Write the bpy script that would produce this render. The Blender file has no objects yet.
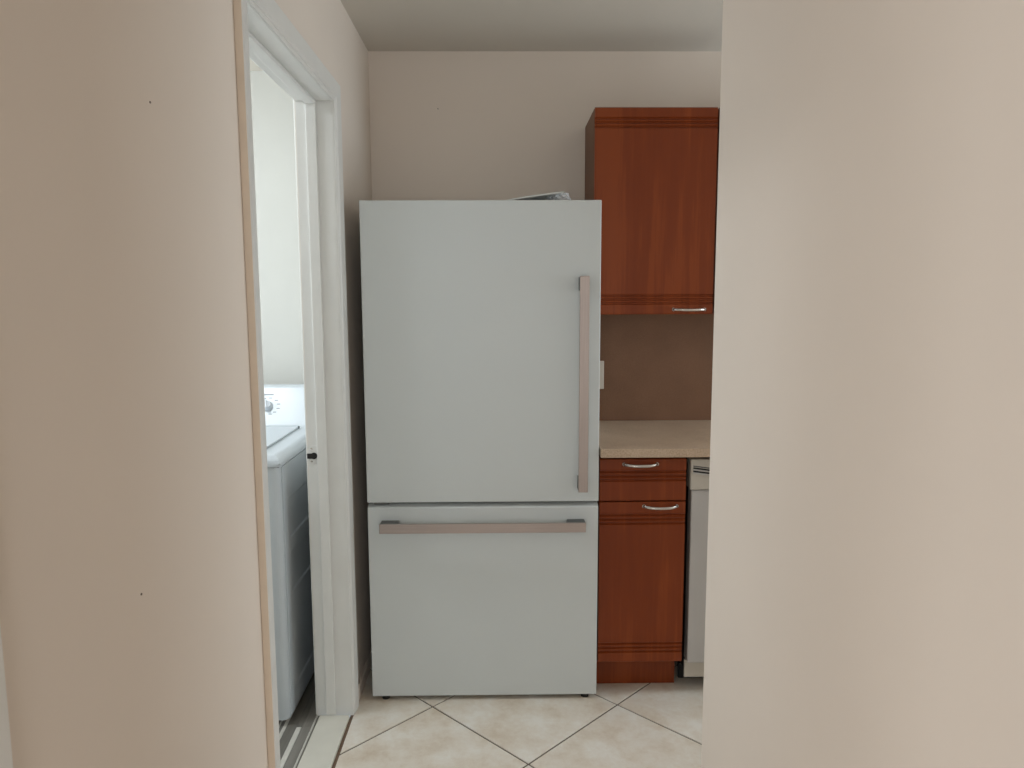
import bpy, bmesh, math, random
from mathutils import Vector, Matrix, noise
random.seed(7)
scene = bpy.context.scene
COL = scene.collection

# ------------------------------------------------------------------ camera
FPX, PITCH, YAW, ROLL, CAM_Z = 732.13, 0.118, 0.0128, -0.0037, 1.4192
cam_data = bpy.data.cameras.new('camera')
cam_data.sensor_fit = 'HORIZONTAL'
cam_data.sensor_width = 36.0
cam_data.lens = FPX * 36.0 / 1024.0
cam_data.clip_start = 0.02
cam = bpy.data.objects.new('camera', cam_data)
COL.objects.link(cam)
fwd = Vector((math.sin(YAW) * math.cos(PITCH), math.cos(YAW) * math.cos(PITCH), -math.sin(PITCH)))
rgt = Vector((math.cos(YAW), -math.sin(YAW), 0))
upv = rgt.cross(fwd)
r1 = rgt * math.cos(ROLL) + upv * math.sin(ROLL)
u1 = -rgt * math.sin(ROLL) + upv * math.cos(ROLL)
cam.matrix_world = Matrix(((r1.x, u1.x, -fwd.x, 0), (r1.y, u1.y, -fwd.y, 0), (r1.z, u1.z, -fwd.z, CAM_Z), (0, 0, 0, 1)))
scene.camera = cam

# ------------------------------------------------------------------ world, window daylight, exposure
vs = scene.view_settings
vs.view_transform = 'Standard'
vs.look = 'None'
vs.gamma = 1.0
vs.use_curve_mapping = False
vs.exposure = 0.09
world = bpy.data.worlds.new('world')
scene.world = world
world.use_nodes = True
world.node_tree.nodes['Background'].inputs['Color'].default_value = (0.75, 0.87, 1.0, 1)
world.node_tree.nodes['Background'].inputs['Strength'].default_value = 1.0

ROOM_WINDOW_W = 58.0
SIDE_FILL_W = 27.0
KITCHEN_WINDOW_W = 23.0
LAUNDRY_FILL_W = 13.0
LAUNDRY_LAMP = 40.0
def window_light(name, loc, rot, sx, sy, watts, color):
    d = bpy.data.lights.new(name, 'AREA')
    d.shape = 'RECTANGLE'
    d.size, d.size_y = sx, sy
    d.energy = watts
    d.color = color
    o = bpy.data.objects.new(name, d)
    COL.objects.link(o)
    o.location = loc
    o.rotation_euler = rot
    return o
# daylight in the window of the room behind the camera and in the kitchen window
for wx in (-0.85, 0.85):
    window_light('daylight_room_window', (wx, -3.58, 1.35), (math.pi / 2, 0, 0), 1.0, 1.5, ROOM_WINDOW_W / 2, (0.93, 0.97, 1.0))
window_light('daylight_kitchen_window', (2.58, 2.45, 1.48), (math.pi / 2, 0, math.pi / 2), 1.0, 0.95, KITCHEN_WINDOW_W, (0.80, 0.92, 1.0))
window_light('added_laundry_daylight', (-2.03, 2.48, 1.50), (math.pi / 2, 0, -math.pi / 2), 0.9, 1.0, LAUNDRY_FILL_W, (0.88, 0.95, 1.0))  # unseen window light, added to brighten laundry and hallway wall
window_light('added_side_room_daylight', (-2.78, -0.15, 1.40), (math.pi / 2, 0, -math.pi / 2), 1.3, 1.3, SIDE_FILL_W, (0.95, 0.98, 1.0))  # added light from an unseen room, brightens the hallway walls

# ------------------------------------------------------------------ materials
def srgb(r, g, b):
    def c(v):
        v /= 255.0
        return v / 12.92 if v <= 0.04045 else ((v + 0.055) / 1.055) ** 2.4
    return (c(r), c(g), c(b), 1.0)

class NT:
    def __init__(self, name):
        self.m = bpy.data.materials.new(name)
        self.m.use_nodes = True
        self.t = self.m.node_tree
        self.b = self.t.nodes['Principled BSDF']
    def n(self, kind, **kw):
        x = self.t.nodes.new(kind)
        for k, v in kw.items():
            if hasattr(x, k):
                setattr(x, k, v)
            else:
                x.inputs[k.replace('_', ' ')].default_value = v
        return x
    def l(self, a, b):
        self.t.links.new(a, b)
    def coords(self, scale=(1, 1, 1), which='Object'):
        tc = self.n('ShaderNodeTexCoord')
        mp = self.n('ShaderNodeMapping')
        mp.inputs['Scale'].default_value = scale
        self.l(tc.outputs[which], mp.inputs['Vector'])
        return mp.outputs['Vector']
    def noise(self, vec, scale, detail=3, rough=0.5):
        x = self.n('ShaderNodeTexNoise')
        x.inputs['Scale'].default_value = scale
        x.inputs['Detail'].default_value = detail
        x.inputs['Roughness'].default_value = rough
        self.l(vec, x.inputs['Vector'])
        return x.outputs['Fac']
    def ramp(self, fac, stops):
        x = self.n('ShaderNodeValToRGB')
        el = x.color_ramp.elements
        while len(el) < len(stops):
            el.new(0.5)
        for e, (p, c) in zip(el, stops):
            e.position = p
            e.color = c
        self.l(fac, x.inputs['Fac'])
        return x.outputs['Color']
    def bump(self, fac, strength, dist=0.001):
        x = self.n('ShaderNodeBump')
        x.inputs['Strength'].default_value = strength
        x.inputs['Distance'].default_value = dist
        self.l(fac, x.inputs['Height'])
        self.l(x.outputs['Normal'], self.b.inputs['Normal'])

def plain(name, col, rough=0.5, metal=0.0, vary=0.03, nscale=8.0, bump=0.0, bscale=200.0, spec=0.5):
    k = NT(name)
    v = k.coords()
    lo = tuple(c * (1 - vary) for c in col[:3]) + (1,)
    hi = tuple(min(1, c * (1 + vary)) for c in col[:3]) + (1,)
    k.l(k.ramp(k.noise(v, nscale), [(0.3, lo), (0.7, hi)]), k.b.inputs['Base Color'])
    k.b.inputs['Roughness'].default_value = rough
    k.b.inputs['Metallic'].default_value = metal
    k.b.inputs['Specular IOR Level'].default_value = spec
    if bump:
        k.bump(k.noise(v, bscale, 2), bump)
    return k.m

def wood(name, dark, mid, light, rough=0.38):
    k = NT(name)
    v = k.coords((12, 0.2, 1.0))
    v2 = k.coords((90, 0.5, 2.5))
    v3 = k.coords((3.2, 0.2, 1.6))
    a = k.noise(v, 1.0, 4, 0.6)
    b = k.noise(v2, 1.0, 3, 0.6)
    c = k.noise(v3, 1.0, 2, 0.5)
    m1 = k.n('ShaderNodeMath', operation='MULTIPLY_ADD')
    k.l(b, m1.inputs[0]); m1.inputs[1].default_value = 0.35; k.l(a, m1.inputs[2])
    m2 = k.n('ShaderNodeMath', operation='MULTIPLY_ADD')
    k.l(c, m2.inputs[0]); m2.inputs[1].default_value = 0.5; k.l(m1.outputs[0], m2.inputs[2])
    k.l(k.ramp(m2.outputs[0], [(0.62, dark), (0.92, mid), (1.2, light)]), k.b.inputs['Base Color'])
    k.b.inputs['Roughness'].default_value = rough
    k.b.inputs['Specular IOR Level'].default_value = 0.28
    k.bump(b, 0.04, 0.0005)
    return k.m

def speckle(name, c1, c2, c3, rough):
    k = NT(name)
    v = k.coords()
    f = k.noise(v, 260.0, 3, 0.7)
    g = k.noise(v, 7.0, 3, 0.5)
    m = k.n('ShaderNodeMath', operation='MULTIPLY_ADD')
    k.l(g, m.inputs[0]); m.inputs[1].default_value = 0.35; k.l(f, m.inputs[2])
    k.l(k.ramp(m.outputs[0], [(0.45, c1), (0.66, c2), (0.9, c3)]), k.b.inputs['Base Color'])
    k.b.inputs['Roughness'].default_value = rough
    return k.m

def tile_mat():
    k = NT('ceramic_tile')
    tc = k.n('ShaderNodeTexCoord')
    oi = k.n('ShaderNodeObjectInfo')
    vm = k.n('ShaderNodeVectorMath', operation='ADD')
    cx = k.n('ShaderNodeCombineXYZ')
    mu = k.n('ShaderNodeMath', operation='MULTIPLY')
    k.l(oi.outputs['Random'], mu.inputs[0]); mu.inputs[1].default_value = 40.0
    k.l(mu.outputs[0], cx.inputs['X']); k.l(mu.outputs[0], cx.inputs['Z'])
    k.l(tc.outputs['Object'], vm.inputs[0]); k.l(cx.outputs[0], vm.inputs[1])
    a = k.noise(vm.outputs[0], 9.0, 6, 0.62)
    b = k.noise(vm.outputs[0], 60.0, 4, 0.7)
    m = k.n('ShaderNodeMath', operation='MULTIPLY_ADD')
    k.l(b, m.inputs[0]); m.inputs[1].default_value = 0.25; k.l(a, m.inputs[2])
    k.l(k.ramp(m.outputs[0], [(0.38, srgb(206, 189, 168)), (0.60, srgb(222, 211, 196)), (0.80, srgb(232, 226, 216))]), k.b.inputs['Base Color'])
    k.b.inputs['Roughness'].default_value = 0.42
    k.bump(b, 0.05, 0.0006)
    return k.m

def plank_mat():
    k = NT('grey_plank')
    oi = k.n('ShaderNodeObjectInfo')
    v = k.coords((60, 3, 60))
    f = k.noise(v, 1.0, 4, 0.6)
    base = k.ramp(oi.outputs['Random'], [(0.0, srgb(120, 116, 108)), (0.5, srgb(146, 142, 134)), (1.0, srgb(132, 126, 116))])
    mx = k.n('ShaderNodeMix', data_type='RGBA', blend_type='MULTIPLY')
    mx.inputs['Factor'].default_value = 1.0
    k.l(base, mx.inputs['A'])
    k.l(k.ramp(f, [(0.3, (0.72, 0.72, 0.72, 1)), (0.7, (1, 1, 1, 1))]), mx.inputs['B'])
    k.l(mx.outputs['Result'], k.b.inputs['Base Color'])
    k.b.inputs['Roughness'].default_value = 0.45
    return k.m

def emissive(name, col, strength):
    k = NT(name)
    k.b.inputs['Base Color'].default_value = (0.9, 0.9, 0.9, 1)
    k.b.inputs['Emission Color'].default_value = col
    k.b.inputs['Emission Strength'].default_value = strength
    return k.m

def brushed(name, col, rough, axis):
    k = NT(name)
    sc = [400, 400, 400]; sc[axis] = 6
    v = k.coords(tuple(sc))
    f = k.noise(v, 1.0, 3, 0.6)
    lo = tuple(c * 0.88 for c in col[:3]) + (1,)
    k.l(k.ramp(f, [(0.3, lo), (0.7, col)]), k.b.inputs['Base Color'])
    k.b.inputs['Metallic'].default_value = 0.85
    k.b.inputs['Roughness'].default_value = rough
    return k.m

def plastic_film():
    k = NT('clear_plastic')
    k.b.inputs['Base Color'].default_value = (0.93, 0.94, 0.95, 1)
    k.b.inputs['Roughness'].default_value = 0.15
    k.b.inputs['Alpha'].default_value = 0.45
    k.b.inputs['Specular IOR Level'].default_value = 0.8
    return k.m

M = dict(
    paint=plain('beige_wall_paint', srgb(228, 216, 204), 0.75, vary=0.012, nscale=3, bump=0.05, bscale=260, spec=0.3),
    ceil=plain('ceiling_paint', srgb(214, 207, 196), 0.85, vary=0.012, nscale=3, bump=0.08, bscale=180, spec=0.2),
    laundry=plain('laundry_wall_paint', srgb(208, 207, 201), 0.75, vary=0.012, nscale=3, spec=0.3),
    trim=plain('white_trim_paint', srgb(221, 220, 216), 0.42, vary=0.02, nscale=12),
    edge=plain('overpainted_trim_edge', srgb(222, 204, 184), 0.55, vary=0.03, nscale=20),
    tile=tile_mat(),
    grout=plain('brown_grout', srgb(84, 70, 58), 0.9, vary=0.12, nscale=60),
    marble=plain('pale_marble', srgb(216, 212, 200), 0.4, vary=0.03, nscale=14),
    caulk=plain('brown_caulk', srgb(112, 90, 72), 0.8, vary=0.2, nscale=60),
    plank=plank_mat(),
    pale_strip=plain('pale_strip', srgb(214, 211, 202), 0.5, vary=0.06, nscale=40),
    fridge=plain('white_enamel', srgb(203, 207, 206), 0.40, vary=0.006, nscale=5, bump=0.02, bscale=420, spec=0.45),
    fridge_side=plain('white_cabinet_enamel', srgb(205, 208, 208), 0.5, vary=0.01),
    nickel_v=brushed('brushed_nickel_vertical', srgb(176, 163, 156), 0.42, 2),
    nickel_h=brushed('brushed_nickel_horizontal', srgb(176, 163, 156), 0.42, 0),
    nickel=plain('satin_nickel', srgb(200, 196, 190), 0.25, 0.95, vary=0.02),
    dark_metal=plain('dark_grey_metal', srgb(96, 97, 95), 0.5, 0.3),
    black=plain('black_rubber', srgb(22, 21, 20), 0.7),
    gasket=plain('dark_gasket', srgb(58, 62, 64), 0.7),
    cherry=wood('cherry_wood', srgb(110, 45, 13), srgb(121, 52, 16), srgb(132, 60, 21), 0.42),
    cherry_side=wood('cherry_side_panel', srgb(92, 58, 40), srgb(116, 78, 56), srgb(128, 90, 66), 0.5),
    laminate=speckle('speckled_laminate', srgb(160, 136, 114), srgb(186, 162, 138), srgb(204, 182, 160), 0.4),
    splash=speckle('shaded_backsplash', srgb(100, 68, 44), srgb(114, 78, 52), srgb(126, 90, 64), 0.6),  # countertop laminate with the wall cabinet's shade put into its colour
    bisque=plain('bisque_plastic', srgb(206, 196, 182), 0.45),
    dw=plain('dishwasher_shaded_white', srgb(182, 178, 175), 0.35, vary=0.01),  # white greyed, the kitchen's shade is in the colour
    dw_panel=plain('dishwasher_panel', srgb(190, 183, 172), 0.45, vary=0.01),
    washer=plain('washer_enamel', srgb(200, 207, 212), 0.28, vary=0.006),
    print=plain('grey_print', srgb(120, 126, 134), 0.6),
    knob=plain('knob_plastic', srgb(205, 210, 216), 0.4),
    paper=plain('white_paper', srgb(222, 221, 216), 0.7, vary=0.03),
    film=plastic_film(),
    lamp=emissive('lit_opal_glass', (0.86, 0.94, 1.0, 1), LAUNDRY_LAMP),
    dirt=plain('nail_steel', srgb(120, 106, 94), 0.5, 0.5),
)

# ------------------------------------------------------------------ helpers
def obj(name, bm, mat, parent=None, smooth=False, mesh_name=None):
    me = bpy.data.meshes.new(mesh_name or name)
    bmesh.ops.recalc_face_normals(bm, faces=bm.faces)
    bm.to_mesh(me)
    bm.free()
    if mat:
        me.materials.append(M[mat] if isinstance(mat, str) else mat)
    if smooth:
        for p in me.polygons:
            p.use_smooth = True
    o = bpy.data.objects.new(name, me)
    COL.objects.link(o)
    if parent:
        o.parent = parent
        o.matrix_parent_inverse = Matrix.Translation(parent.location).inverted()
    return o

def tag(o, label, cat=None, group=None, kind=None):
    o['label'] = label
    if cat: o['category'] = cat
    if group: o['group'] = group
    if kind: o['kind'] = kind
    return o

def thing(name, label, cat, loc=(0, 0, 0), group=None, kind=None):
    o = bpy.data.objects.new(name, None)
    o.empty_display_size = 0.05
    COL.objects.link(o)
    o.location = loc
    return tag(o, label, cat, group, kind)

def add_box(bm, x0, x1, y0, y1, z0, z1, bevel=0.0, seg=2):
    t = bmesh.new()
    bmesh.ops.create_cube(t, size=1.0)
    for v in t.verts:
        v.co = Vector(((x0 + x1) / 2 + v.co.x * (x1 - x0), (y0 + y1) / 2 + v.co.y * (y1 - y0), (z0 + z1) / 2 + v.co.z * (z1 - z0)))
    if bevel:
        bmesh.ops.bevel(t, geom=t.edges[:], offset=bevel, segments=seg, profile=0.5, affect='EDGES')
    merge(bm, t)
    return bm

def merge(bm, t):
    me = bpy.data.meshes.new('tmp')
    t.to_mesh(me); t.free()
    bm.from_mesh(me)
    bpy.data.meshes.remove(me)

def box(x0, x1, y0, y1, z0, z1, bevel=0.0, seg=2):
    return add_box(bmesh.new(), x0, x1, y0, y1, z0, z1, bevel, seg)

def extrude_profile(pts, axis, a0, a1):
    """closed 2-D profile (the two other axes, in order) swept along an axis"""
    bm = bmesh.new()
    def mk(p, a):
        if axis == 0: return (a, p[0], p[1])
        if axis == 1: return (p[0], a, p[1])
        return (p[0], p[1], a)
    A = [bm.verts.new(mk(p, a0)) for p in pts]
    B = [bm.verts.new(mk(p, a1)) for p in pts]
    n = len(pts)
    for i in range(n):
        bm.faces.new((A[i], A[(i + 1) % n], B[(i + 1) % n], B[i]))
    bm.faces.new(A[::-1]); bm.faces.new(B)
    return bm

def cyl(center, r, h, axis=2, seg=24, r2=None):
    bm = bmesh.new()
    bmesh.ops.create_cone(bm, cap_ends=True, segments=seg, radius1=r, radius2=r if r2 is None else r2, depth=h)
    rot = {0: Matrix.Rotation(math.pi / 2, 4, 'Y'), 1: Matrix.Rotation(math.pi / 2, 4, 'X'), 2: Matrix.Identity(4)}[axis]
    bmesh.ops.transform(bm, matrix=Matrix.Translation(center) @ rot, verts=bm.verts)
    return bm

def tube(path, rx, rz, seg=10):
    """elliptic tube along a path that lies mostly along X"""
    bm = bmesh.new()
    rings = []
    n = len(path)
    for i, p in enumerate(path):
        p = Vector(p)
        d = (Vector(path[min(i + 1, n - 1)]) - Vector(path[max(i - 1, 0)])).normalized()
        up = Vector((0, 0, 1))
        s = d.cross(up).normalized()
        u = s.cross(d)
        rings.append([bm.verts.new(p + s * math.cos(2 * math.pi * k / seg) * rx + u * math.sin(2 * math.pi * k / seg) * rz) for k in range(seg)])
    for i in range(n - 1):
        for k in range(seg):
            bm.faces.new((rings[i][k], rings[i][(k + 1) % seg], rings[i + 1][(k + 1) % seg], rings[i + 1][k]))
    bm.faces.new(rings[0][::-1]); bm.faces.new(rings[-1])
    return bm

# ------------------------------------------------------------------ dimensions of the place
XL, XR = -0.524, 0.465            # hallway walls
WT = 0.115                        # wall thickness
YB = 3.03                         # kitchen back wall
YC = 1.613                        # end of the right hallway wall
ZC = 2.385                        # ceiling
XK = 2.60                         # kitchen right wall
YH = -1.0                         # hallway starts here (room behind)
YF = -3.6                         # front wall of the room behind
D1 = (1.575, 2.362)               # laundry doorway
D2 = (-0.11, 0.655)               # nearer door
DH = 2.026                        # door head
XW = -2.05                        # laundry left wall
YLB, YLF = 3.08, 1.2              # laundry back / front walls

# ------------------------------------------------------------------ walls and ceiling
bm = bmesh.new()
x0, x1 = XL - WT, XL
add_box(bm, x0, x1, YH, D2[0], 0, ZC)
add_box(bm, x0, x1, D2[0], D2[1], DH, ZC)
add_box(bm, x0, x1, D2[1], D1[0], 0, ZC)
add_box(bm, x0, x1, D1[0], D1[1], DH, ZC)
add_box(bm, x0, x1, D1[1], YLB, 0, ZC)
tag(obj('wall_left', bm, 'paint'), 'beige painted hallway wall with the doorway to the laundry', 'wall', kind='structure')
tag(obj('wall_right', box(XR, XR + WT, YH, YC, 0, ZC, 0.004), 'paint'), 'beige painted hallway wall ending in a corner beside the cabinets', 'wall', kind='structure')
tag(obj('wall_back', box(XL, XK, YB, YB + WT, 0, ZC), 'paint'), 'beige kitchen wall behind the refrigerator', 'wall', kind='structure')
tag(obj('wall_kitchen_front', box(XR + WT, XK, YC - WT, YC - 0.002, 0, ZC), 'paint'), 'kitchen wall facing the counter', 'wall', kind='structure')
bm = bmesh.new()
wy0, wy1, wz0, wz1 = 1.95, 2.95, 1.00, 1.96
add_box(bm, XK, XK + WT, YC - WT, wy0, 0, ZC); add_box(bm, XK, XK + WT, wy1, YB + WT, 0, ZC)
add_box(bm, XK, XK + WT, wy0, wy1, 0, wz0); add_box(bm, XK, XK + WT, wy0, wy1, wz1, ZC)
tag(obj('wall_kitchen_right', bm, 'paint'), 'kitchen side wall with a window', 'wall', kind='structure')
# room behind the camera
tag(obj('wall_room_left', box(-2.4 - WT, -2.4, YF - WT, YH, 0, ZC), 'paint'), 'side wall of the room behind the hallway', 'wall', kind='structure')
tag(obj('wall_room_right', box(2.4, 2.4 + WT, YF - WT, YH, 0, ZC), 'paint'), 'other side wall of the room behind the hallway', 'wall', kind='structure')
bm = bmesh.new()
add_box(bm, -2.8 - WT, XL - WT, YH, YH + WT, 0, ZC)
add_box(bm, XR + WT, 2.4, YH, YH + WT, 0, ZC)
tag(obj('wall_room_back', bm, 'paint'), 'wall beside the start of the hallway', 'wall', kind='structure')
bm = bmesh.new()
fz0, fz1 = 0.6, 2.1
add_box(bm, -2.4, -1.35, YF - WT, YF, 0, ZC); add_box(bm, 1.35, 2.4, YF - WT, YF, 0, ZC); add_box(bm, -0.35, 0.35, YF - WT, YF, 0, ZC)
for a_ in (-1.35, 0.35):
    add_box(bm, a_, a_ + 1.0, YF - WT, YF, 0, fz0); add_box(bm, a_, a_ + 1.0, YF - WT, YF, fz1, ZC)
tag(obj('wall_front', bm, 'paint'), 'window wall of the room behind the hallway', 'wall', kind='structure')
# laundry room
tag(obj('wall_laundry_back', box(XW, XL - WT, YLB, YLB + WT, 0, ZC), 'laundry'), 'pale laundry wall behind the washer', 'wall', kind='structure')
bm = bmesh.new()
add_box(bm, XW - WT, XW, YLF - WT, 2.03, 0, ZC); add_box(bm, XW - WT, XW, 2.93, YLB + WT, 0, ZC)
add_box(bm, XW - WT, XW, 2.03, 2.93, 0, 1.0); add_box(bm, XW - WT, XW, 2.03, 2.93, 2.0, ZC)
tag(obj('wall_laundry_left', bm, 'laundry'), 'pale side wall of the laundry', 'wall', kind='structure')
tag(obj('wall_laundry_front', box(XW, XL - WT, YLF - WT, YLF, 0, ZC), 'laundry'), 'pale front wall of the laundry', 'wall', kind='structure')
tag(obj('wall_laundry_right', box(XL - WT - 0.004, XL - WT - 0.0005, D1[1] + 0.02, YLB, 0, ZC), 'laundry'), 'pale laundry face of the doorway wall', 'wall', kind='structure')
tag(obj('ceiling', box(-2.92, XK + WT, YF - WT, YLB + WT, ZC, ZC + 0.1), 'ceil'), 'off white painted ceiling over kitchen and hallway', 'ceiling', kind='structure')

# unseen side room, added to send daylight onto the hallway walls
SX = -2.80
bm = bmesh.new()
sy0, sy1, sz0, sz1 = -0.80, 0.50, 0.75, 2.05
add_box(bm, SX - WT, SX, YH, sy0, 0, ZC); add_box(bm, SX - WT, SX, sy1, YLF, 0, ZC)
add_box(bm, SX - WT, SX, sy0, sy1, 0, sz0); add_box(bm, SX - WT, SX, sy0, sy1, sz1, ZC)
tag(obj('wall_side_room_left', bm, 'paint'), 'window wall of the added side room', 'wall', kind='structure')
tag(obj('wall_side_room_back', box(SX, XW - WT, YLF - WT, YLF, 0, ZC), 'paint'), 'beige side room wall beside the laundry', 'wall', kind='structure')
tag(obj('floor_side_room', box(SX, XL - WT, YH + WT, YLF - WT, -0.06, -0.001), 'tile'), 'plain beige floor of the side room', 'floor', kind='structure')

tag(obj('ceiling_laundry', box(XW, XL - WT - 0.004, YLF, YLB, 2.325, ZC - 0.0005), 'ceil'), 'lowered pale ceiling of the laundry', 'ceiling', kind='structure')
def window(name, label, axis, a0, a1, z0, z1, p0, p1):
    t = thing(name, label, 'window', (0, 0, 0), kind='structure')
    def b(u0, u1, w0, w1):
        return box(u0, u1, p0, p1, w0, w1) if axis == 0 else box(p0, p1, u0, u1, w0, w1)
    f = 0.05
    for nm, args in (('window_frame', (a0, a0 + f, z0, z1)), ('window_frame', (a1 - f, a1, z0, z1)), ('window_frame', (a0 + f, a1 - f, z0, z0 + f)), ('window_frame', (a0 + f, a1 - f, z1 - f, z1))):
        obj(nm, b(*args), 'trim', t)
    obj('mullion', b((a0 + a1) / 2 - 0.02, (a0 + a1) / 2 + 0.02, z0 + f, z1 - f), 'trim', t)
    return t
window('window_1', 'white framed window of the room behind the hallway, on the laundry side', 0, -1.35, -0.35, fz0, fz1, YF - 0.09, YF - 0.03)
window('window_4', 'white framed window of the room behind the hallway, on the kitchen side', 0, 0.35, 1.35, fz0, fz1, YF - 0.09, YF - 0.03)
window('window_5', 'white framed unseen laundry window, added for light', 1, 2.03, 2.93, 1.0, 2.0, XW - 0.09, XW - 0.03)
window('window_2', 'white framed kitchen side window', 1, wy0, wy1, wz0, wz1, XK + 0.03, XK + 0.09)

window('window_3', 'white framed window added in the unseen side room for light', 1, sy0, sy1, sz0, sz1, SX - 0.09, SX - 0.03)

# ------------------------------------------------------------------ tiled floor, laid diagonally
DIAG = 0.6465
TX, TY = -0.2505, 2.412
floor = obj('floor', box(XL, XK, YF, YB, -0.06, -0.0035), 'grout')
tag(floor, 'diagonal beige ceramic tile floor with dark joints', 'floor', kind='structure')
GAP = 0.0062
half = DIAG / 2 - GAP * math.sqrt(2) / 2
def tile_bm():
    bm = bmesh.new()
    e = 0.0016
    ring = lambda h, z: [bm.verts.new((h * a, h * b, z)) for a, b in ((1, 0), (0, 1), (-1, 0), (0, -1))]
    t_, m_, b_ = ring(half - e, 0.0), ring(half, -0.0012), ring(half, -0.012)
    bm.faces.new(t_)
    for A, B in ((t_, m_), (m_, b_)):
        for i in range(4):
            bm.faces.new((A[i], B[i], B[(i + 1) % 4], A[(i + 1) % 4]))
    return bm
tile_src = None
lim = (XL + 0.008, XK, YF, YB)
for i in range(-16, 17):
    for j in range(-16, 17):
        cx, cy = TX + DIAG / 2 + (i + j) * DIAG / 2, TY + (i - j) * DIAG / 2
        if cx + half <= lim[0] or cx - half >= lim[1] or cy + half <= lim[2] or cy - half >= lim[3]:
            continue
        if cx - half > XR + 0.02 and cy + half < YC:      # under the solid wall block
            continue
        if cy < -1.6:                                       # far behind the camera
            continue
        inside = cx - half > lim[0] and cx + half < lim[1] and cy - half > lim[2] and cy + half < lim[3]
        if inside:
            if tile_src is None:
                o = obj('tile', tile_bm(), 'tile', floor); tile_src = o
            else:
                o = tile_src.copy(); COL.objects.link(o); o.parent = floor
            o.location = (cx, cy, 0)
        else:
            bm = tile_bm()
            for co, no in (((lim[0] - cx, 0, 0), (-1, 0, 0)), ((lim[1] - cx, 0, 0), (1, 0, 0)), ((0, lim[2] - cy, 0), (0, -1, 0)), ((0, lim[3] - cy, 0), (0, 1, 0))):
                g = bm.verts[:] + bm.edges[:] + bm.faces[:]
                bmesh.ops.bisect_plane(bm, geom=g, plane_co=co, plane_no=no, clear_outer=True)
            if not bm.faces:
                bm.free(); continue
            o = obj('tile', bm, 'tile', floor)
            o.location = (cx, cy, 0)

# laundry strip floor
lf = obj('floor_laundry', box(XW, XL - WT + 0.012, YLF, YLB, -0.06, -0.004), 'grout')
tag(lf, 'grey striped plank floor of the laundry', 'floor', kind='structure')
xs = -0.627
k = 0
while xs > XW:
    seq = ((0.010, 'plank'), (0.007, 'pale_strip'), (0.031, 'plank'), (0.018, 'pale_strip'), (0.034, 'plank'), (0.012, 'pale_strip'))
    w, mt = seq[k % 6]
    ys = YLF
    stag = 2.297 if k % 6 in (2, 3) else 1.9 + 0.37 * (k % 4)
    for a, b in ((YLF, stag - 0.5), (stag - 0.5, stag), (stag, YLB)):
        m2 = mt
        if k % 6 == 3 and a == stag: m2 = 'plank'
        if b - a > 0.03:
            obj('plank', box(max(XW, xs - w + 0.0006), xs - 0.0006, a + 0.0008, b - 0.0008, -0.012, 0.0 - 0.0004 * (k % 2)), m2, lf)
    xs -= w
    k += 1

# ------------------------------------------------------------------ laundry doorway
d1 = thing('door_1', 'white painted doorway frame of the laundry without its door leaf', 'doorway', (XL, D1[0], 0), kind='structure')
CAS = [(0.0, 0.0), (0.0, 0.006), (0.006, 0.009), (0.014, 0.007), (0.020, 0.011), (0.052, 0.014), (0.066, 0.015), (0.068, 0.013), (0.068, 0.0)]  # (distance from opening, stand-off)
def casing(parent, d, far, near=True, head=True, near_scale=1.0, far_scale=0.88):
    for on, y, sg, k in ((far, d[1], 1, far_scale), (near, d[0], -1, near_scale)):
        if not on: continue
        bm = extrude_profile([(XL + st * (1.18 if k < 0.85 else 1), y + sg * t * k) for t, st in CAS], 2, 0, DH)
        for v in bm.verts:
            if v.co.z > 1: v.co.z = DH + abs(v.co.y - y) / k * far_scale
        obj('casing', bm, 'trim', parent)
    if head:
        # mitred head
        bm = bmesh.new()
        A, B = [], []
        for t, s in CAS:
            A.append(bm.verts.new((XL + s, d[0] - t * near_scale, DH + t * far_scale)))
            B.append(bm.verts.new((XL + s, d[1] + t * far_scale, DH + t * far_scale)))
        n = len(CAS)
        for i in range(n):
            bm.faces.new((A[i], A[(i + 1) % n], B[(i + 1) % n], B[i]))
        bm.faces.new(A[::-1]); bm.faces.new(B)
        obj('casing', bm, 'trim', parent)
casing(d1, D1, True, near_scale=0.82)
# the outer edge of the near casing leg carries wall paint
obj('painted_edge', box(XL + 0.0005, XL + 0.0155, D1[0] - 0.0572, D1[0] - 0.0560, 0, DH + 0.06), 'edge', d1)
JX0 = XL - WT + 0.001
JT = 0.014
# jamb boards line the opening inside the rough wall edge
obj('jamb', box(JX0, XL + 0.001, D1[1] - 0.001, D1[1] + 0.0, 0, DH), 'trim', d1)
obj('jamb', box(JX0, XL + 0.001, D1[0], D1[0] + 0.001, 0, DH), 'trim', d1)
obj('jamb', box(JX0, XL + 0.001, D1[0], D1[1], DH - 0.001, DH), 'trim', d1)
sx0, sx1 = -0.606, -0.574
obj('door_stop', box(sx0, sx1, D1[1] - 0.012, D1[1] - 0.001, 0.0, DH - 0.001, 0.002), 'trim', d1)
obj('door_stop', box(sx0, sx1, D1[0] + 0.001, D1[0] + 0.012, 0.0, DH - 0.001, 0.002), 'trim', d1)
obj('door_stop', box(sx0, sx1, D1[0] + 0.012, D1[1] - 0.012, DH - 0.012, DH - 0.001, 0.002), 'trim', d1)
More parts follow.
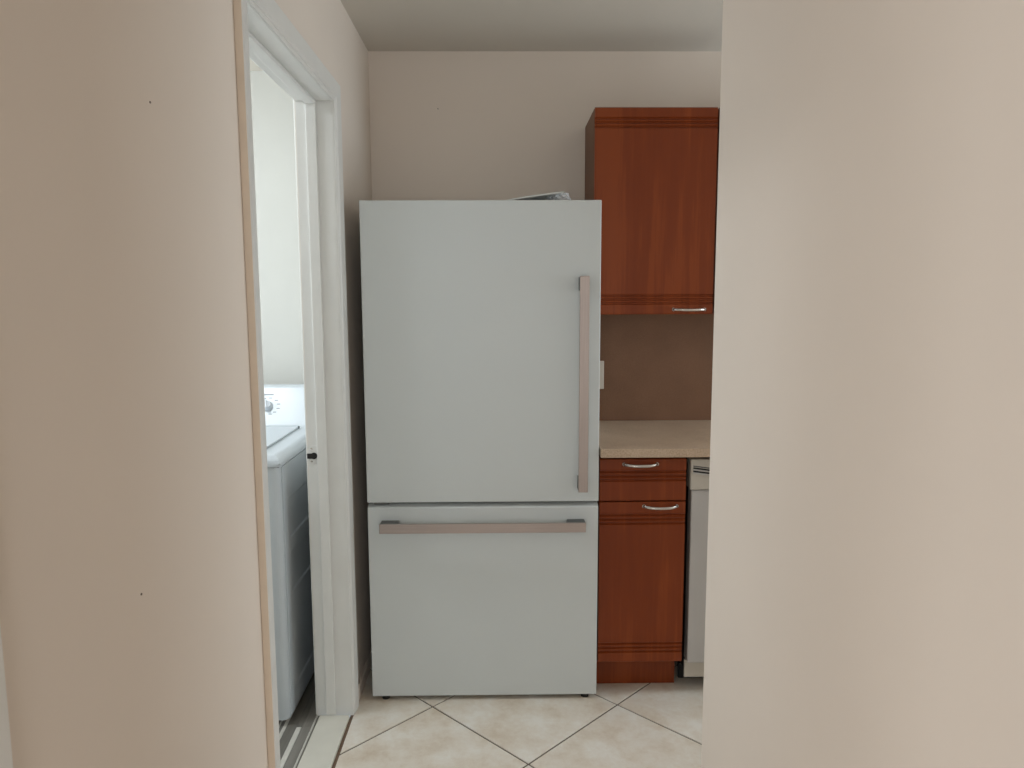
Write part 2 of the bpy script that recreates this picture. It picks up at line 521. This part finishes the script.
# laundry-side casing, its edge shows past the jamb
LX = XL - WT + 0.002
for a, b in ((D1[1] + 0.004, D1[1] + 0.06), (D1[0] - 0.06, D1[0] - 0.004)):
    obj('laundry_casing', box(LX - 0.009, LX + 0.001, a, b, 0, DH + 0.06, 0.003), 'trim', d1)
obj('laundry_casing', box(LX - 0.009, LX + 0.001, D1[0] - 0.004, D1[1] + 0.004, DH + 0.004, DH + 0.06, 0.003), 'trim', d1)
sp = obj('strike_plate', box(-0.637, -0.608, D1[1] - 0.0025, D1[1] - 0.001, 0.880, 0.940, 0.0008), 'trim', d1)
obj('latch_socket', box(-0.6405, -0.624, D1[1] - 0.0065, D1[1] - 0.0026, 0.897, 0.914, 0.001), 'black', sp)
obj('latch_roller', cyl((-0.618, D1[1] - 0.0055, 0.9065), 0.0105, 0.005, 1, 20), 'black', sp)
for zz in (0.888, 0.931):
    obj('screw', cyl((-0.626, D1[1] - 0.003, zz), 0.003, 0.001, 1, 10), 'nickel', sp)
th = thing('threshold', 'pale marble threshold across the laundry doorway', 'threshold', (XL - 0.05, 1.95, 0))
obj('slab', box(XL - 0.104, XL - 0.002, D1[0] + 0.0015, D1[1] - 0.013, -0.004, 0.010, 0.0025), 'marble', th)
obj('joint', box(XL - 0.002, XL + 0.0075, D1[0] + 0.0015, D1[1] - 0.001, -0.004, 0.0005), 'caulk', th)
tag(obj('baseboard_left', extrude_profile([(XL, 0.0005), (XL + 0.010, 0.0005), (XL + 0.010, 0.042), (XL + 0.006, 0.048), (XL, 0.048)], 1, D1[1] + 0.061, YB), 'paint'), 'low beige baseboard between doorway and refrigerator', 'baseboard', kind='structure')

# nearer hallway doorway, open to the added side room
d2 = thing('door_2', 'white casing of an open hallway doorway, only its edge in view', 'doorway', (XL, D2[0], 0), kind='structure')
casing(d2, D2, True)
obj('jamb', box(XL - WT, XL, D2[1] - 0.002, D2[1] - 0.0005, 0, DH), 'trim', d2)
obj('jamb', box(XL - WT, XL, D2[0] + 0.0005, D2[0] + 0.002, 0, DH), 'trim', d2)
# small nails left in the walls
def nail(loc, axis, label):
    o = obj('nail', cyl(loc, 0.0018, 0.009, axis, 8), 'dirt')
    tag(o, label, 'nail')
nail((-0.252, YB - 0.003, 2.165), 1, 'tiny dark nail in the wall above the refrigerator')
nail((XL - 0.0035, 1.141, 1.710), 0, 'tiny dark nail high on the hallway wall near the laundry doorway')
nail((XL - 0.0035, 1.022, 0.995), 0, 'tiny dark nail low on the hallway wall near the laundry doorway')

# ------------------------------------------------------------------ refrigerator
FY = 2.4528
fx0, fx1 = -0.4670, 0.3280
FZT, FZB = 1.7356, 0.0145
fr = thing('refrigerator', 'tall white bottom freezer refrigerator with long brushed metal handles', 'refrigerator', ((fx0 + fx1) / 2, 2.7, 0))
obj('cabinet', box(fx0 + 0.006, fx1 - 0.006, FY + 0.062, 3.005, 0.035, FZT - 0.001, 0.004), 'fridge_side', fr)
# upper door
ud = obj('upper_door', box(fx0, fx1, FY, FY + 0.052, 0.7200, FZT, 0.0030, 3), 'fridge', fr)
obj('gasket', box(fx0 + 0.02, fx1 - 0.02, FY + 0.052, FY + 0.062, 0.735, FZT - 0.015), 'gasket', ud)
# freezer drawer front: its top edge leans back
zt = 0.7035
prof = [(FY + 0.0035, FZB), (FY, FZB + 0.0035), (FY, zt - 0.004), (FY + 0.004, zt), (FY + 0.03, zt + 0.008), (FY + 0.052, zt + 0.008), (FY + 0.052, FZB)]
ld = obj('freezer_drawer', extrude_profile(prof, 0, fx0 + 0.001, fx1 - 0.001), 'fridge', fr)
obj('gasket', box(fx0 + 0.02, fx1 - 0.02, FY + 0.052, FY + 0.062, 0.05, 0.705), 'gasket', ld)
obj('hinge', box(fx0 + 0.022, fx0 + 0.075, FY + 0.008, FY + 0.06, 0.7125, 0.7185, 0.001), 'dark_metal', fr)
obj('hinge', box(fx1 - 0.075, fx1 - 0.02, FY + 0.03, FY + 0.06, 0.7125, 0.7185, 0.001), 'dark_metal', fr)
obj('gap_shade', box(fx0 + 0.004, fx1 - 0.004, FY + 0.026, FY + 0.061, 0.7122, 0.7190), 'black', fr)  # black strip standing in for the shade between the doors
obj('base_grille', box(fx0 + 0.02, fx1 - 0.02, FY + 0.040, FY + 0.055, 0.0015, 0.0142), 'black', fr)  # black grille set forward to darken the gap under the drawer
for xx in (fx0 + 0.045, fx1 - 0.04):
    obj('foot', cyl((xx, FY + 0.020, 0.007), 0.014, 0.014, 2, 16), 'black', fr)
    obj('foot', cyl((xx, 2.95, 0.018), 0.018, 0.036, 2, 16), 'black', fr)
# door handle: flat bar on two mounts
vh = obj('handle', box(0.2535, 0.2850, FY - 0.052, FY - 0.041, 0.765, 1.487, 0.0015), 'nickel_v', ud)
for z0, z1 in ((1.440, 1.485), (0.767, 0.812)):
    obj('handle_mount', box(0.2540, 0.2845, FY - 0.041, FY + 0.001, z0, z1, 0.002), 'dark_metal', vh)
lh = obj('handle', box(-0.4195, 0.2795, FY - 0.052, FY - 0.041, 0.6265, 0.6590, 0.0015), 'nickel_h', ld)
for xa, xb in ((-0.419, -0.357), (0.217, 0.279)):
    obj('handle_mount', box(xa, xb, FY - 0.041, FY + 0.001, 0.6285, 0.6580, 0.002), 'dark_metal', lh)

# packet left on top of the refrigerator
pk = thing('instruction_booklet', 'thin white booklet in clear plastic lying on the refrigerator', 'booklet', (0.12, 2.62, FZT))
bm = bmesh.new()
N = 10
rows = []
for i in range(N + 1):
    u = i / N
    x = 0.005 + 0.203 * u
    z = FZT + 0.0055 + 0.031 * u ** 0.8
    rows.append((x, z))
prof = [(x, z) for x, z in rows] + [(x, z - 0.0045) for x, z in reversed(rows)]
obj('booklet', extrude_profile(prof, 1, 2.515, 2.70), 'paper', pk)
obj('cover', extrude_profile([(x + 0.002, z + 0.0012) for x, z in rows[:-1]] + [(x + 0.002, z + 0.0004) for x, z in reversed(rows[:-1])], 1, 2.518, 2.697), 'paper', pk)
bm = bmesh.new()
bmesh.ops.create_icosphere(bm, subdivisions=4, radius=1.0)
for v in bm.verts:
    d = v.co.normalized()
    s = 1 + 0.35 * noise.noise(d * 2.3 + Vector((3, 1, 7))) + 0.18 * noise.noise(d * 6.1)
    v.co = Vector((0.198 + d.x * 0.044 * s, 2.62 + d.y * 0.085 * s, max(FZT + 0.0005, FZT + 0.016 + d.z * 0.026 * s)))
obj('plastic_sleeve', bm, 'film', pk)

# ------------------------------------------------------------------ kitchen cabinets
def door_profile(y, z0, z1, grooves, th=0.019, w=0.0052, dep=0.0060, r=0.0025):
    """front panel profile in (Y, Z): V grooves cut across the front"""
    pts = [(y + th, z0), (y + r, z0), (y, z0 + r)]
    for g in sorted(grooves):
        pts += [(y, g - w), (y + dep, g - w * 0.35), (y + dep, g + w * 0.35), (y, g + w)]
    pts += [(y, z1 - r), (y + r, z1), (y + th, z1)]
    return pts
def bow_handle(xc, y, z, parent, L=0.120):
    path = []
    n = 16
    for i in range(n + 1):
        t = -1 + 2 * i / n
        dy = 0.026 * (1 - abs(t) ** 3.2) ** 0.9
        path.append((xc + t * L / 2, y - dy - 0.0005, z - 0.002 * (1 - t * t)))
    h = obj('handle', tube(path, 0.0035, 0.0052, 10), 'nickel', parent, smooth=True)
    for s in (-1, 1):
        obj('handle_end', cyl((xc + s * (L / 2 - 0.003), y - 0.002, z), 0.0062, 0.004, 1, 12), 'nickel', h)
    return h

# wall cabinet
U0, U1, UY, UZ0, UZ1 = 0.336, 0.786, 2.72, 1.354, 2.095
uc = thing('wall_cabinet', 'cherry wood wall cabinet mounted above the counter', 'cabinet', ((U0 + U1) / 2, 2.87, UZ0))
obj('body', box(U0, U1, UY + 0.0205, YB - 0.0005, UZ0 + 0.003, UZ1 - 0.001), 'cherry_side', uc)
dr = obj('door', extrude_profile(door_profile(UY, UZ0, UZ1, [2.056, 2.042, 2.027, 1.423, 1.409, 1.395]), 0, U0 + 0.001, U1 - 0.006), 'cherry', uc)
bow_handle(0.692, UY, 1.372, dr)
def copy_tree(o, parent=None, shift=None):
    c = o.copy(); COL.objects.link(c); c.parent = parent; c.matrix_parent_inverse = o.matrix_parent_inverse.copy()
    if shift: c.location = o.location + Vector(shift)
    for ch in list(o.children): copy_tree(ch, c)
    return c
uc2 = copy_tree(uc, None, (U1 - U0 + 0.0005, 0, 0))
tag(uc2, 'cherry wood wall cabinet almost wholly hidden behind the hallway wall corner', 'cabinet', 'wall cabinets')
uc['group'] = 'wall cabinets'

# base cabinet
B0, B1, BY = 0.3335, 0.633, 2.47
bc = thing('base_cabinet', 'cherry wood base cabinet with one drawer between refrigerator and dishwasher', 'cabinet', ((B0 + B1) / 2, 2.75, 0))
obj('body', box(B0, B1 - 0.002, BY + 0.0205, YB - 0.012, 0.12, 0.8675), 'cherry_side', bc)
obj('toe_kick', box(B0, B1 - 0.005, 2.552, 2.57, 0.0005, 0.12), 'cherry', bc)
dw_ = obj('drawer', extrude_profile(door_profile(BY, 0.7155, 0.8640, [0.819, 0.803, 0.789]), 0, B0 + 0.0005, B1), 'cherry', bc)
bow_handle(0.474, BY, 0.846, dw_)
dr = obj('door', extrude_profile(door_profile(BY, 0.126, 0.7115, [0.665, 0.650, 0.635, 0.195, 0.180, 0.165]), 0, B0 + 0.0005, B1), 'cherry', bc)
bow_handle(0.545, BY, 0.697, dr)

# worktop and backsplash
wt = thing('countertop', 'beige speckled laminate countertop over cabinet and dishwasher', 'countertop', (0.8, 2.73, 0.868))
obj('slab', box(B0 - 0.001, 1.275, 2.44, YB - 0.011, 0.8745, 0.905, 0.0025), 'laminate', wt)
tag(obj('backsplash', box(B0 - 0.001, 1.275, YB - 0.0105, YB - 0.0005, 0.869, UZ0 + 0.0015), 'splash'), 'backsplash panel between countertop and wall cabinet, with the cabinet shade in its brown', 'backsplash')
ol = thing('wall_outlet', 'beige outlet plate on the backsplash beside the refrigerator', 'outlet', (0.385, YB - 0.011, 1.097))
obj('cover_plate', box(0.350, 0.420, YB - 0.0165, YB - 0.0108, 1.039, 1.156, 0.002), 'bisque', ol)
for zz in (1.075, 1.12):
    obj('socket', box(0.368, 0.402, YB - 0.0185, YB - 0.0164, zz - 0.014, zz + 0.014, 0.0008), 'bisque', ol)

# dishwasher
W0, W1 = 0.648, 1.248
dw = thing('dishwasher', 'off white dishwasher with slotted vent under the countertop', 'dishwasher', ((W0 + W1) / 2, 2.75, 0))
obj('tub', box(W0 + 0.012, W1 - 0.012, 2.525, YB - 0.02, 0.06, 0.862), 'black', dw)
obj('door', box(W0 + 0.006, W1 - 0.006, 2.472, 2.524, 0.118, 0.752, 0.004), 'dw', dw)
cp = obj('control_panel', box(W0, W1, 2.466, 2.524, 0.754, 0.862, 0.004), 'dw_panel', dw)
# slanted louvres
def slat(z, m, t, yo):
    b = bmesh.new()
    add_box(b, 0, 0.14, 2.4665 - yo, 2.4675, -t / 2, t / 2)
    bmesh.ops.transform(b, matrix=Matrix.Translation((0.6565, 0, z)) @ Matrix.Rotation(0.14, 4, 'Y'), verts=b.verts)
    obj('vent_slot' if m == 'black' else 'vent_louvre', b, m, cp)
for z, m, t, yo in ((0.8385, 'dark_metal', 0.004, 0.0012), (0.8315, 'black', 0.0055, 0.0012), (0.8265, 'dw', 0.0035, 0.003), (0.8205, 'black', 0.0050, 0.0012), (0.8145, 'dw', 0.006, 0.004)):
    slat(z, m, t, yo)
obj('kick_plate', box(W0 + 0.003, W1 - 0.003, 2.50, 2.51, 0.050, 0.117, 0.002), 'dw_panel', dw)
obj('toe_panel', box(W0 + 0.004, W1 - 0.004, 2.586, 2.60, 0.0005, 0.06), 'black', dw)
for xx in (W0 + 0.04, W1 - 0.04):
    for yy in (2.62, 2.96):
        obj('foot', cyl((xx, yy, 0.03), 0.014, 0.06, 2, 12), 'black', dw)

# ------------------------------------------------------------------ washing machine in the laundry
X1, X0 = -0.713, -1.400
Y0, Y1 = 2.300, 2.985
ws = thing('washing_machine', 'white top loading washing machine standing in the laundry', 'washing machine', ((X0 + X1) / 2, (Y0 + Y1) / 2, 0))
bm = box(X0, X1 - 0.0045, Y0, Y1, 0.022, 0.880)
ed = [e for e in bm.edges if abs(e.verts[0].co.z - e.verts[1].co.z) > 0.5]
bmesh.ops.bevel(bm, geom=ed, offset=0.022, segments=5, profile=0.5, affect='EDGES')
obj('body', bm, 'washer', ws)
# embossed side panel with recessed fields
bm = bmesh.new()
ysp = [Y0 + 0.024, Y0 + 0.084, Y0 + 0.090, Y1 - 0.046, Y1 - 0.040, Y1 - 0.024]
fields = [(0.10, 0.24), (0.433, 0.575), (0.622, 0.759)]
zsp = [0.03]
for a, b in fields:
    zsp += [a, a + 0.006, b - 0.006, b]
zsp += [0.878]
def depth(i, j):
    deep_y = 2 <= i <= 3
    z = zsp[j]
    for a, b in fields:
        if a + 0.005 < z < b - 0.005 and deep_y:
            return 0.0042
    return 0.0
g = [[bm.verts.new((X1 - depth(i, j), ysp[i], zsp[j])) for j in range(len(zsp))] for i in range(len(ysp))]
for i in range(len(ysp) - 1):
    for j in range(len(zsp) - 1):
        bm.faces.new((g[i][j], g[i + 1][j], g[i + 1][j + 1], g[i][j + 1]))
# close to the body so that the panel has thickness
bd = [e for e in bm.edges if e.is_boundary]
r = bmesh.ops.extrude_edge_only(bm, edges=bd)
for v in [x for x in r['geom'] if isinstance(x, bmesh.types.BMVert)]:
    v.co.x = X1 - 0.0048
obj('side_panel', bm, 'washer', ws)
# top deck with a soft rounded edge
bm = box(X0 - 0.002, X1 + 0.002, Y0 - 0.002, Y1, 0.8825, 0.917)
ed = [e for e in bm.edges if all(v.co.z > 0.9 for v in e.verts)]
bmesh.ops.bevel(bm, geom=ed, offset=0.030, segments=6, profile=0.5, affect='EDGES')
ed = [e for e in bm.edges if abs(e.verts[0].co.z - e.verts[1].co.z) > 0.002 and abs(e.verts[0].co.x - e.verts[1].co.x) < 1e-4 and abs(e.verts[0].co.y - e.verts[1].co.y) < 1e-4]
bmesh.ops.bevel(bm, geom=ed, offset=0.016, segments=4, profile=0.5, affect='EDGES')
obj('top_deck', bm, 'washer', ws)
obj('deck_seam', box(X0 + 0.006, X1 - 0.006, Y0 + 0.006, Y1 - 0.01, 0.8795, 0.883), 'gasket', ws)
lid = obj('lid', box(X0 + 0.075, X1 - 0.077, Y0 + 0.055, 2.805, 0.9185, 0.9255, 0.0025), 'washer', ws)
obj('lid_seam', box(X0 + 0.071, X1 - 0.073, Y0 + 0.051, 2.809, 0.9165, 0.9178), 'knob', ws)
obj('hinge_pin', cyl((X1 - 0.0785, 2.806, 0.921), 0.004, 0.010, 2, 10), 'gasket', lid)
# console leaning back
cpts = [(2.835, 0.916), (2.845, 0.925), (2.930, 1.062), (2.945, 1.070), (2.985, 1.070), (2.985, 0.916)]
cb = extrude_profile(cpts, 0, X0 + 0.003, X1 - 0.003)
con = obj('console', cb, 'washer', ws)
nrm = Vector((0, -(1.062 - 0.925), (2.930 - 2.845))).normalized()
sl = Vector((0, 2.930 - 2.845, 1.062 - 0.925)).normalized()
def on_console(x, s, off=0.0):
    return Vector((x, 2.845, 0.925)) + sl * s + nrm * off
rotm = Matrix((Vector((1, 0, 0)), sl, nrm)).transposed().to_4x4()
def console_box(name, x, s, w, h, t, mat, parent, ang=0.0):
    b = bmesh.new(); add_box(b, -w / 2, w / 2, -h / 2, h / 2, 0, t)
    bmesh.ops.transform(b, matrix=Matrix.Translation(on_console(x, s, 0.0004)) @ rotm @ Matrix.Rotation(ang, 4, 'Z'), verts=b.verts)
    return obj(name, b, mat, parent)
KX, KS = -0.934, 0.080
b = bmesh.new()
bmesh.ops.create_cone(b, cap_ends=True, segments=28, radius1=0.022, radius2=0.017, depth=0.020)
bmesh.ops.transform(b, matrix=Matrix.Translation(on_console(KX, KS, 0.0104)) @ rotm, verts=b.verts)
kb = obj('dial', b, 'knob', con)
console_box('dial_grip', KX, KS, 0.007, 0.034, 0.027, 'knob', kb, 0.25)
for ang in (-70, -45, -15, 15, 45, 80, 110, 140, 180, 220):
    a = math.radians(ang)
    console_box('dial_mark', KX + math.cos(a) * 0.045, KS + math.sin(a) * 0.036, 0.013, 0.003, 0.0004, 'print', con)
console_box('print_line', KX - 0.012, KS + 0.050, 0.062, 0.0036, 0.0004, 'print', con)
K2 = KX - 0.27
b = bmesh.new()
bmesh.ops.create_cone(b, cap_ends=True, segments=28, radius1=0.022, radius2=0.017, depth=0.020)
bmesh.ops.transform(b, matrix=Matrix.Translation(on_console(K2, KS, 0.0104)) @ rotm, verts=b.verts)
obj('dial', b, 'knob', con)
for xx in (X0 + 0.06, X1 - 0.06):
    for yy in (Y0 + 0.06, Y1 - 0.06):
        obj('foot', cyl((xx, yy, 0.011), 0.02, 0.022, 2, 14), 'black', ws)

# laundry ceiling lamp
LX_, LY_ = -1.42, 2.04
ZL = 2.325
lp = thing('ceiling_lamp', 'round opal ceiling lamp of the laundry', 'lamp', (LX_, LY_, ZL))
obj('base', cyl((LX_, LY_, ZL - 0.0125), 0.17, 0.025, 2, 40), 'trim', lp)
bm = bmesh.new()
bmesh.ops.create_uvsphere(bm, u_segments=32, v_segments=16, radius=1.0)
bmesh.ops.delete(bm, geom=[v for v in bm.verts if v.co.z > 0.02], context='VERTS')
bmesh.ops.transform(bm, matrix=Matrix.Translation((LX_, LY_, ZL - 0.0255)) @ Matrix.Diagonal((0.155, 0.155, 0.075, 1)), verts=bm.verts)
obj('shade', bm, 'lamp', lp, smooth=True)
